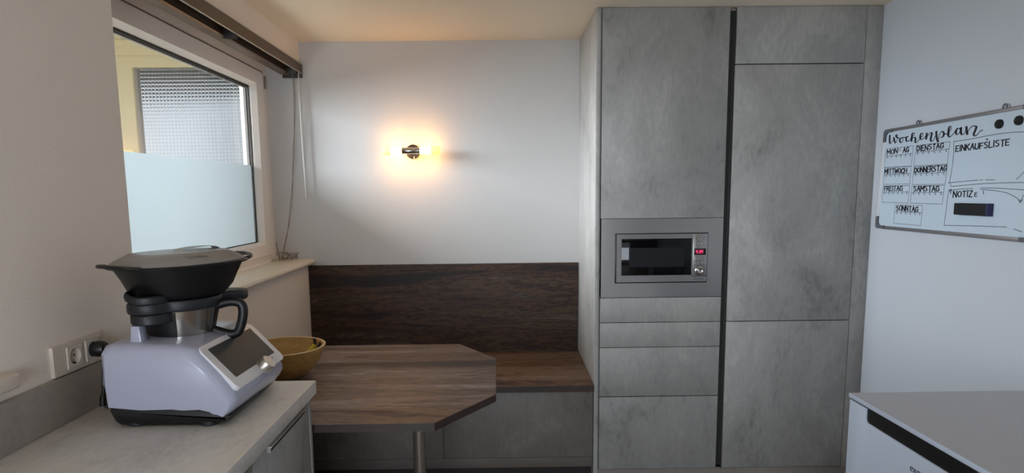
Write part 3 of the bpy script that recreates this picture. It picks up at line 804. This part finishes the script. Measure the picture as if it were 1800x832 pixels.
def oval(a, c, z, n=64, e=2.3, sh=0):
    o = []
    for i in range(n):
        t_ = 2 * math.pi * i / n; ct, s_ = math.cos(t_), math.sin(t_)
        x = a * math.copysign(abs(ct) ** (2 / e), ct) + sh; y = c * math.copysign(abs(s_) ** (2 / e), s_)
        o.append((VC.x + vu.x * x + vw.x * y, VC.y + vu.y * x + vw.y * y, z))
    return o


rings(b := BM(), [oval(.095, .085, 1.190), oval(.105, .092, 1.194), oval(.128, .104, 1.215), oval(.140, .116, 1.243), oval(.153, .124, 1.266), oval(.156, .126, 1.272),
                  oval(.172, .134, 1.274), oval(.174, .135, 1.278), oval(.170, .133, 1.281), oval(.150, .124, 1.279), oval(.135, .112, 1.245), oval(.10, .085, 1.205)]); finish('dish', b, BLACK, st)
for s in (-1, 1):
    b = BM(); pts = [Vector((VC.x, VC.y, 0)) + Vector((vu.x, vu.y, 0)) * (s * x) + Vector((vw.x, vw.y, 0)) * y + Vector((0, 0, z)) for x, y, z in
                     ((.150, -.075, 1.279), (.174, -.060, 1.282), (.188, -.03, 1.285), (.1915, 0, 1.286), (.188, .03, 1.285), (.174, .060, 1.282), (.150, .075, 1.279))]
    tube(b, spline(pts, 4), .0052, 8); finish('grip_loop', b, BLACK, st)
rings(b := BM(), [oval(.163, .129, 1.2795), oval(.165, .130, 1.284), oval(.154, .120, 1.291), oval(.134, .104, 1.300), oval(.122, .096, 1.306), oval(.098, .078, 1.308), oval(.03, .02, 1.309)])
ld = finish('lid', b, SMOKY, st)
b = BM(); pts = [Vector((VC.x, VC.y, 0)) + Vector((vu.x, vu.y, 0)) * x + Vector((0, 0, z)) for x, z in ((-.012, 1.306), (.005, 1.312), (.05, 1.315), (.095, 1.313), (.112, 1.304))]
L = [[p + Vector((vw.x, vw.y, 0)) * w_ + Vector((0, 0, dz)) for w_, dz in ((-.016, 0), (.016, 0), (.016, .0015), (-.016, .0015))] for p in spline(pts, 4)]
rings(b, L); finish('lid_handle', b, SMOKY, ld)
tn = (Vector((vw.x, vw.y, 0)) * .55 + Vector((0, 0, 1))).normalized(); tx = Vector((vu.x, vu.y, 0)); ty = tn.cross(tx)
p_ = Vector((VC.x, VC.y, 0)) + Vector((vu.x, vu.y, 0)) * -.055 + Vector((vw.x, vw.y, 0)) * .112 + Vector((0, 0, 1.2962))
text('embossing', 'Varoma', .019, Matrix.Translation(p_ + tn * .0006) @ Matrix((tx, ty, tn)).transposed().to_4x4(), ALU, ld, .0004)

# ------------------------------------------------------------------ bamboo bowl and bananas
BC = Vector((-.853, 2.395, TT)); 
bw = thing('bamboo_bowl', 'round bamboo bowl with bananas on the table behind the kitchen machine', 'bowl', BC)
revolve(b := BM(), BC, (0, 0, 1), [(.070, 0), (.085, .004), (.115, .030), (.143, .070), (.158, .105), (.1635, .1215), (.154, .1215), (.149, .105), (.133, .070), (.106, .034), (.078, .011), (.01, .009)], 64); finish('shell', b, BAMBOO, bw)
revolve(b := BM(), BC, (0, 0, 1), [(.1540, .121), (.1542, .1228), (.1632, .1228), (.1637, .121), (.1540, .121)], 64, None, False); finish('rim', b, BAMBOOR, bw)


def banana(lab, pts, r, stem):
    t_ = thing('banana', lab, 'banana', pts[0], 'bananas in the bamboo bowl')
    S = spline(pts, 6); n = len(S)
    rr_ = [r * max(.35, min(1, 3.5 * min(i / n + .08, 1 - i / n + .02))) for i in range(n)]
    tube(b := BM(), S, rr_, 10); finish('fruit', b, BANANA, t_)
    tube(b := BM(), stem, [r * .42, r * .34, r * .40], 8); finish('stem', b, BSTEM, t_)


def bo(x, y, z): return (BC.x + x, BC.y + y, BC.z + z)
banana('ripe yellow banana whose dark stem leans on the bowl rim', [bo(-.05, -.02, .034), bo(.01, .01, .036), bo(.070, .065, .055), bo(.098, .094, .106)], .018, [bo(.098, .094, .104), bo(.099, .096, .116), bo(.095, .097, .127)])
banana('banana lying lower in the bowl, tip dark brown', [bo(-.02, -.07, .034), bo(.04, -.05, .036), bo(.095, .030, .058), bo(.118, .066, .094)], .016, [bo(.117, .064, .090), bo(.122, .074, .104), bo(.126, .080, .113)])

# ------------------------------------------------------------------ whiteboard
XB = 1.7805


def bd(p, x=XB): return Vector((x, 2.927 - p[0], p[1]))


wb = thing('whiteboard', 'framed whiteboard weekly planner with German day boxes on the right wall', 'whiteboard', bd((.45, 1.27), XR))
TL, TR, BL_, BR = (.040, 1.718), (.860, 1.728), (.018, 1.268), (.895, 1.266)


def lerp2(u, v):
    a = Vector(TL).lerp(Vector(TR), u); c = Vector(BL_).lerp(Vector(BR), u); return c.lerp(a, v)


def quad(b, u0, u1, v0, v1, x0, x1, bev=0):
    c = [lerp2(u0, v0), lerp2(u1, v0), lerp2(u1, v1), lerp2(u0, v1)]
    return hexa(b, [bd(p, x1) for p in c] + [bd(p, x0) for p in c], bev)


fu, fv = .016, .030
finish('board_panel', quad(BM(), fu * .6, 1 - fu * .6, fv * .6, 1 - fv * .6, XB, XR - .003), BOARD, wb)
finish('frame_top', quad(BM(), .05, .95, 1 - fv, 1, XB - .004, XR - .001, .001), ALU, wb)
finish('frame_bottom', quad(BM(), .05, .95, 0, fv, XB - .004, XR - .001, .001), ALU, wb)
finish('frame_side', quad(BM(), 0, fu, .09, .91, XB - .004, XR - .001, .001), ALUL, wb)
finish('frame_side', quad(BM(), 1 - fu, 1, .09, .91, XB - .004, XR - .001, .001), ALUL, wb)


def corner(u, v):
    su = 1 if u == 0 else -1; sv = 1 if v == 0 else -1; ku, kv = .075, .125; pts = []
    def q(a, c): return lerp2(u + su * a, v + sv * c)
    O = [(ku, 0)] + [(.018 * (1 - math.sin(t_)), .036 * (1 - math.cos(t_))) for t_ in [math.pi / 2 * i / 5 for i in range(6)]] + [(0, kv), (fu * 1.15, kv), (fu * 1.2, fv * 2), (fu * 2, fv * 1.15), (ku, fv * 1.1)]
    P = [q(*o) for o in O]
    L = [[bd(p, x) for p in P] for x in (XR - .001, XB - .0065)]
    return rings(BM(), L)


for u, v in ((0, 0), (0, 1), (1, 0), (1, 1)): finish('corner_cap', corner(u, v), CORNER, wb)
for s0 in (.245, .700):
    t0 = lerp2((s0 - .04) / .82, 1).y
    tube(b := BM(), spline([bd((s0 - .010, t0 - .004), 1.791), bd((s0 - .004, t0 + .012), 1.791), bd((s0 + .003, t0 + .016), 1.791), bd((s0 + .010, t0 + .010), 1.791), bd((s0 + .014, t0 - .004), 1.791)], 5), .0028, 8)
    finish('hanger', b, CORNER, wb)

FONT = {
    'A': [[(0, 0), (.3, 1), (.6, 0)], [(.12, .38), (.48, .38)]], 'C': [[(.58, .85), (.4, 1), (.15, .92), (0, .6), (0, .35), (.15, .06), (.4, 0), (.58, .15)]],
    'D': [[(0, 0), (0, 1), (.3, .95), (.55, .7), (.55, .3), (.3, .05), (0, 0)]], 'E': [[(.52, 1), (0, 1), (0, 0), (.52, 0)], [(0, .52), (.42, .52)]],
    'F': [[(.52, 1), (0, 1), (0, 0)], [(0, .52), (.42, .52)]], 'G': [[(.58, .82), (.4, 1), (.12, .9), (0, .5), (.12, .1), (.4, 0), (.6, .15), (.6, .45), (.35, .45)]],
    'H': [[(0, 0), (0, 1)], [(.56, 0), (.56, 1)], [(0, .5), (.56, .5)]], 'I': [[(.06, 0), (.06, 1)]], 'K': [[(0, 0), (0, 1)], [(.55, 1), (0, .45)], [(.15, .58), (.58, 0)]],
    'L': [[(0, 1), (0, 0), (.5, 0)]], 'M': [[(0, 0), (0, 1), (.33, .4), (.66, 1), (.66, 0)]], 'N': [[(0, 0), (0, 1), (.55, 0), (.55, 1)]],
    'O': [[(.3, 1), (.08, .85), (0, .5), (.08, .15), (.3, 0), (.52, .15), (.6, .5), (.52, .85), (.3, 1)]], 'R': [[(0, 0), (0, 1), (.38, .97), (.5, .78), (.38, .55), (0, .5)], [(.22, .5), (.55, 0)]],
    'S': [[(.5, .88), (.3, 1), (.08, .9), (.05, .7), (.28, .52), (.5, .36), (.48, .12), (.25, 0), (.02, .12)]], 'T': [[(0, 1), (.6, 1)], [(.3, 1), (.3, 0)]],
    'U': [[(0, 1), (0, .25), (.15, .02), (.4, .02), (.55, .25), (.55, 1)]], 'W': [[(0, 1), (.14, 0), (.36, .7), (.58, 0), (.74, 1)]], 'Z': [[(0, 1), (.52, 1), (0, 0), (.55, 0)]]}
WID = {'I': .14, 'M': .68, 'W': .76, 'E': .52, 'F': .52, 'L': .5}


def caps(b, word, s0, s1, t0, t1, h, wt_=.0036):
    """hand-printed capitals from s0 to s1, baseline rising from t0 to t1"""
    tot = sum((.4 if c == ' ' else WID.get(c, .6)) + .17 for c in word) - .17; k = (s1 - s0) / tot; x = 0; rj = random.Random(len(word) * 7 + ord(word[0]))
    for c in word:
        if c != ' ':
            jy = rj.uniform(-.04, .04) * h; jh = h * rj.uniform(.94, 1.05)
            for st_ in FONT[c]:
                pts = [(s0 + (x + p[0]) * k, t0 + (t1 - t0) * ((x + p[0]) / tot) + jy + p[1] * jh) for p in st_]
                for a, c2 in zip(pts, pts[1:]):
                    ribbon(b, [a, c2], lambda d: wt_ * (1.15 if abs(d.y) > .5 else .75), bd_ink)
        x += (.4 if c == ' ' else WID.get(c, .6)) + .17


_lay = [0]


def bd_ink(p): return bd(p, XB - .0004)


bt = BM()
SCRIPT = [
    [(0.0768, 1.6881), (0.0773, 1.6707), (0.0815, 1.6556), (0.0910, 1.6562), (0.1006, 1.6661), (0.1081, 1.6760)],
    [(0.1081, 1.6760), (0.1124, 1.6638), (0.1202, 1.6539), (0.1268, 1.6587), (0.1326, 1.6713), (0.1339, 1.6830), (0.1278, 1.6887), (0.1219, 1.6853), (0.1291, 1.6768), (0.1484, 1.6712)],
    [(0.1626, 1.6726), (0.1528, 1.6683), (0.1505, 1.6593), (0.1587, 1.6522), (0.1685, 1.6553), (0.1715, 1.6654), (0.1647, 1.6724), (0.1768, 1.6727), (0.1890, 1.6716)],
    [(0.2068, 1.6726), (0.1987, 1.6746), (0.1925, 1.6687), (0.1944, 1.6583), (0.2029, 1.6538), (0.2163, 1.6578), (0.2252, 1.6659)],
    [(0.2252, 1.6659), (0.2398, 1.6747), (0.2447, 1.6831), (0.2366, 1.6863), (0.2306, 1.6806), (0.2289, 1.6681), (0.2284, 1.6542)],
    [(0.2291, 1.6554), (0.2370, 1.6649), (0.2484, 1.6664), (0.2537, 1.6597), (0.2534, 1.6484), (0.2603, 1.6441), (0.2694, 1.6484), (0.2833, 1.6584)],
    [(0.2830, 1.6609), (0.2954, 1.6672), (0.3000, 1.6754), (0.2929, 1.6798), (0.2852, 1.6756), (0.2828, 1.6634), (0.2892, 1.6554), (0.3003, 1.6557), (0.3158, 1.6654)],
    [(0.3221, 1.6746), (0.3216, 1.6624), (0.3205, 1.6552)],
    [(0.3210, 1.6576), (0.3317, 1.6688), (0.3434, 1.6762), (0.3525, 1.6742), (0.3503, 1.6623), (0.3483, 1.6480), (0.3561, 1.6413), (0.3661, 1.6465), (0.3751, 1.6601)],
    [(0.3786, 1.6765), (0.3808, 1.6620), (0.3872, 1.6447), (0.3932, 1.6366), (0.3979, 1.6415)],
    [(0.3939, 1.6466), (0.3973, 1.6629), (0.4062, 1.6750), (0.4182, 1.6727), (0.4226, 1.6629), (0.4169, 1.6540), (0.4052, 1.6527)],
    [(0.4225, 1.6641), (0.4393, 1.6632)],
    [(0.4395, 1.6614), (0.4531, 1.6717), (0.4615, 1.6847), (0.4559, 1.6910), (0.4490, 1.6860), (0.4468, 1.6700), (0.4490, 1.6558), (0.4571, 1.6505), (0.4694, 1.6563), (0.4839, 1.6710)],
    [(0.5069, 1.6767), (0.4957, 1.6789), (0.4887, 1.6705), (0.4898, 1.6601), (0.4972, 1.6560), (0.5069, 1.6619), (0.5127, 1.6749), (0.5142, 1.6816)],
    [(0.5131, 1.6772), (0.5139, 1.6635), (0.5203, 1.6539), (0.5309, 1.6552), (0.5390, 1.6656)],
    [(0.5405, 1.6788), (0.5436, 1.6652), (0.5479, 1.6536)],
    [(0.5477, 1.6547), (0.5553, 1.6684), (0.5676, 1.6782), (0.5823, 1.6789), (0.5902, 1.6737), (0.5857, 1.6610), (0.5810, 1.6505), (0.5847, 1.6436), (0.5949, 1.6438), (0.6055, 1.6526), (0.6135, 1.6583), (0.6224, 1.6600)],
]
for S_ in SCRIPT:
    pts = spline([Vector(p) for p in S_], 6)
    ribbon(bt, pts, lambda d: .0036 + .0085 * max(0, -d.y) ** 1.5, bd_ink)
finish('heading_lettering', bt, INK, wb)
DAYS = [('MON', .055, .243, 1.631, 1.547, 1.599, .065, .140, 1.605, 1.608), ('DIENSTAG', .260, .459, 1.631, 1.545, 1.603, .268, .425, 1.607, 1.610), ('MITTWOCH', .055, .240, 1.544, 1.470, 1.514, .058, .212, 1.5185, 1.5185),
        ('DONNERSTAG', .257, .455, 1.542, 1.466, 1.513, .262, .452, 1.5175, 1.519), ('FREITAG', .052, .238, 1.463, 1.388, 1.436, .061, .190, 1.441, 1.441), ('SAMSTAG', .253, .448, 1.461, 1.387, 1.434, .265, .418, 1.439, 1.439),
        ('SONNTAG', .149, .330, 1.379, 1.295, 1.349, .158, .302, 1.3545, 1.352)]
for w_, s0, s1, t1, t0, th, a, c, q0, q1 in DAYS:
    bt = BM(); bg_ = BM(); caps(bt, w_, a, c, q0, q1, .0205, .0052)
    if w_ == 'MON':
        caps(bt, 'AG', .178, .214, 1.608, 1.609, .0205, .0052)
        for x in (.147, .157): ribbon(bt, [(x, 1.626), (x + .001, 1.616)], .0025, bd_ink)
    for P in ([(s0, t1), (s1, t1 + .0005)], [(s1, t1), (s1 - .004, t0)], [(s1 - .004, t0), (s0 - .004, t0 + .001)], [(s0 - .004, t0), (s0, t1)], [(s0 - .002, th - .002), (s1 - .002, th)]):
        ribbon(bg_, P, .0017, bd_ink)
    for k in range(6):
        x = s0 + .012 + k * (s1 - s0 - .03) / 5
        ribbon(bt, spline([Vector((x + .006, th + .002)), Vector((x, th - .002)), Vector((x + .001, th - .008)), Vector((x + .007, th - .009))], 3), .0024, bd_ink)
    finish('day_lettering', bt, INK, wb); finish('day_box', bg_, INKG, wb)
bt = BM(); bg_ = BM()
caps(bt, 'EINKAUFSLISTE', .495, .748, 1.5915, 1.596, .0215, .0050); finish('list_lettering', bt, INK, wb); bt = BM()
caps(bt, 'NOTIZ', .500, .600, 1.4155, 1.4175, .0225, .0050); caps(bt, 'E', .610, .622, 1.419, 1.419, .013); finish('note_lettering', bt, INK, wb); bt = BM()
ribbon(bt, [(.651, 1.438), (.652, 1.428)], .0035, bd_ink)
ribbon(bt, [(.643, 1.6245), (.650, 1.625)], .0045, bd_ink)
for P in ([(.480, 1.630), (.520, 1.631), (.575, 1.633), (.640, 1.637), (.716, 1.640), (.760, 1.639), (.840, 1.634)], [(.480, 1.630), (.484, 1.590), (.484, 1.550), (.480, 1.510), (.474, 1.474), (.468, 1.471)], [(.468, 1.471), (.540, 1.475), (.622, 1.4785)],
          [(.630, 1.479), (.642, 1.479)], [(.655, 1.479), (.700, 1.478)], [(.481, 1.469), (.482, 1.461), (.487, 1.457), (.560, 1.461), (.640, 1.465), (.693, 1.466), (.760, 1.467), (.850, 1.466)], [(.830, 1.515), (.816, 1.498), (.803, 1.487), (.791, 1.478)],
          [(.473, 1.441), (.520, 1.445), (.598, 1.448)], [(.634, 1.449), (.680, 1.449), (.717, 1.448), (.822, 1.442), (.850, 1.439)], [(.636, 1.444), (.700, 1.440), (.754, 1.432), (.785, 1.421), (.805, 1.411), (.815, 1.398), (.820, 1.408), (.826, 1.424)],
          [(.473, 1.441), (.470, 1.400), (.463, 1.303)], [(.463, 1.303), (.540, 1.306), (.617, 1.309), (.700, 1.311), (.768, 1.313)], [(.800, 1.308), (.835, 1.300)]):
    ribbon(bg_, spline([Vector(p) for p in P], 3), .0022, bd_ink)
ribbon(bt, spline([Vector(p) for p in ((.476, 1.441), (.483, 1.446), (.490, 1.442), (.484, 1.437), (.477, 1.441))], 3), .003, bd_ink)
ribbon(bt, [(.484, 1.434), (.485, 1.428)], .004, bd_ink); ribbon(bt, [(.812, 1.408), (.818, 1.400), (.823, 1.409)], .003, bd_ink)
finish('drawn_marks', bt, INK, wb, kind='stuff'); finish('ruled_lines', bg_, INKG, wb, kind='stuff')
for s_, t_, lab in ((.700, 1.6735, 'round black magnet on the whiteboard, nearer the heading'), (.783, 1.6765, 'round black magnet on the whiteboard, cut by the photo edge')):
    g_ = thing('round_magnet', lab, 'magnet', bd((s_, t_)), 'round magnets on the whiteboard')
    revolve(b := BM(), bd((s_, t_)), (-1, 0, 0), [(.0165, 0), (.0165, .006), (.0150, .0085), (.010, .0092), (.008, .0086), (.001, .0084)], 32); finish('cap', b, MAGNET, g_)
er = thing('board_eraser', 'black rectangular eraser held to the whiteboard below the word NOTIZ', 'eraser', bd((.63, 1.37)))
b = BM(); p0, p1 = bd((.540, 1.349), XB - .024), bd((.697, 1.393), XB - .0005); box(b, p0.x, p1.x, p1.y, p0.y, p0.z, p1.z, .002); finish('body', b, FELT, er)
b = BM(); p0, p1 = bd((.697, 1.3485), XB - .0235), bd((.704, 1.3935), XB - .0005); box(b, p0.x, p1.x, p1.y, p0.y, p0.z, p1.z, .001); finish('end_band', b, PURPLE, er)

# ------------------------------------------------------------------ small white appliance
fr = thing('small_refrigerator', 'white table-height refrigerator with dark grip slot by the right wall', 'refrigerator', (1.3, 1.49, 0))
FX0, FX1, FY0, FY1 = 1.0355, 1.556, 1.19, 1.772
bxp('body', APPL, fr, FX0 + .05, FX1 - .01, FY0 + .004, FY1 - .004, .03, .832, .004)
tp = bxp('top_plate', APPL, fr, FX0 - .001, FX1, FY0, FY1, .8385, .851, .0015)
finish('top_surface', box(BM(), FX0 + .001, FX1 - .0015, FY0 + .002, FY1 - .002, .8505, .8515), APTOP, tp)
bxp('top_seal', BLACK, fr, FX0 + .006, FX1 - .012, FY0 + .006, FY1 - .006, .832, .839)
# door with the grip slot cut out of its top edge
g0, g1, zt, zs = FY0 + .09, FY1 - .085, .8325, .793
do = [(FY0 + .002, .045), (FY1 - .002, .045), (FY1 - .002, zt), (g1, zt), (g1, zs + .010), (g1 - .003, zs + .003), (g1 - .010, zs), (g0 + .010, zs), (g0 + .003, zs + .003), (g0, zs + .010), (g0, zt), (FY0 + .002, zt)]
prism(b := BM(), do, 'X', FX0 + .002, FX0 + .03, .0015); d_ = finish('door', b, APPL, fr)
bxp('door_back', APPL, fr, FX0 + .031, FX0 + .048, FY0 + .004, FY1 - .004, .045, .79)
bxp('grip_slot', BLACK, d_, FX0 + .006, FX0 + .046, g0 - .001, g1 + .001, zs - .001, .832)
mt = Matrix((Vector((0, -1, 0)), Vector((0, 0, 1)), Vector((-1, 0, 0)))).transposed().to_4x4()
text('lettering', 'exquisit', .026, Matrix.Translation((FX0 + .0016, 1.4905, .7415)) @ mt, LOGO, d_, .0004)
for x in (FX0 + .08, FX1 - .06):
    for y in (FY0 + .06, FY1 - .06):
        revolve(b := BM(), (x, y, 0), (0, 0, 1), [(.018, 0), (.018, .031)], 16); finish('foot', b, BLACK, fr)

for o in list(bpy.data.objects):
    if '_o_vec' in o: del o['_o_vec']
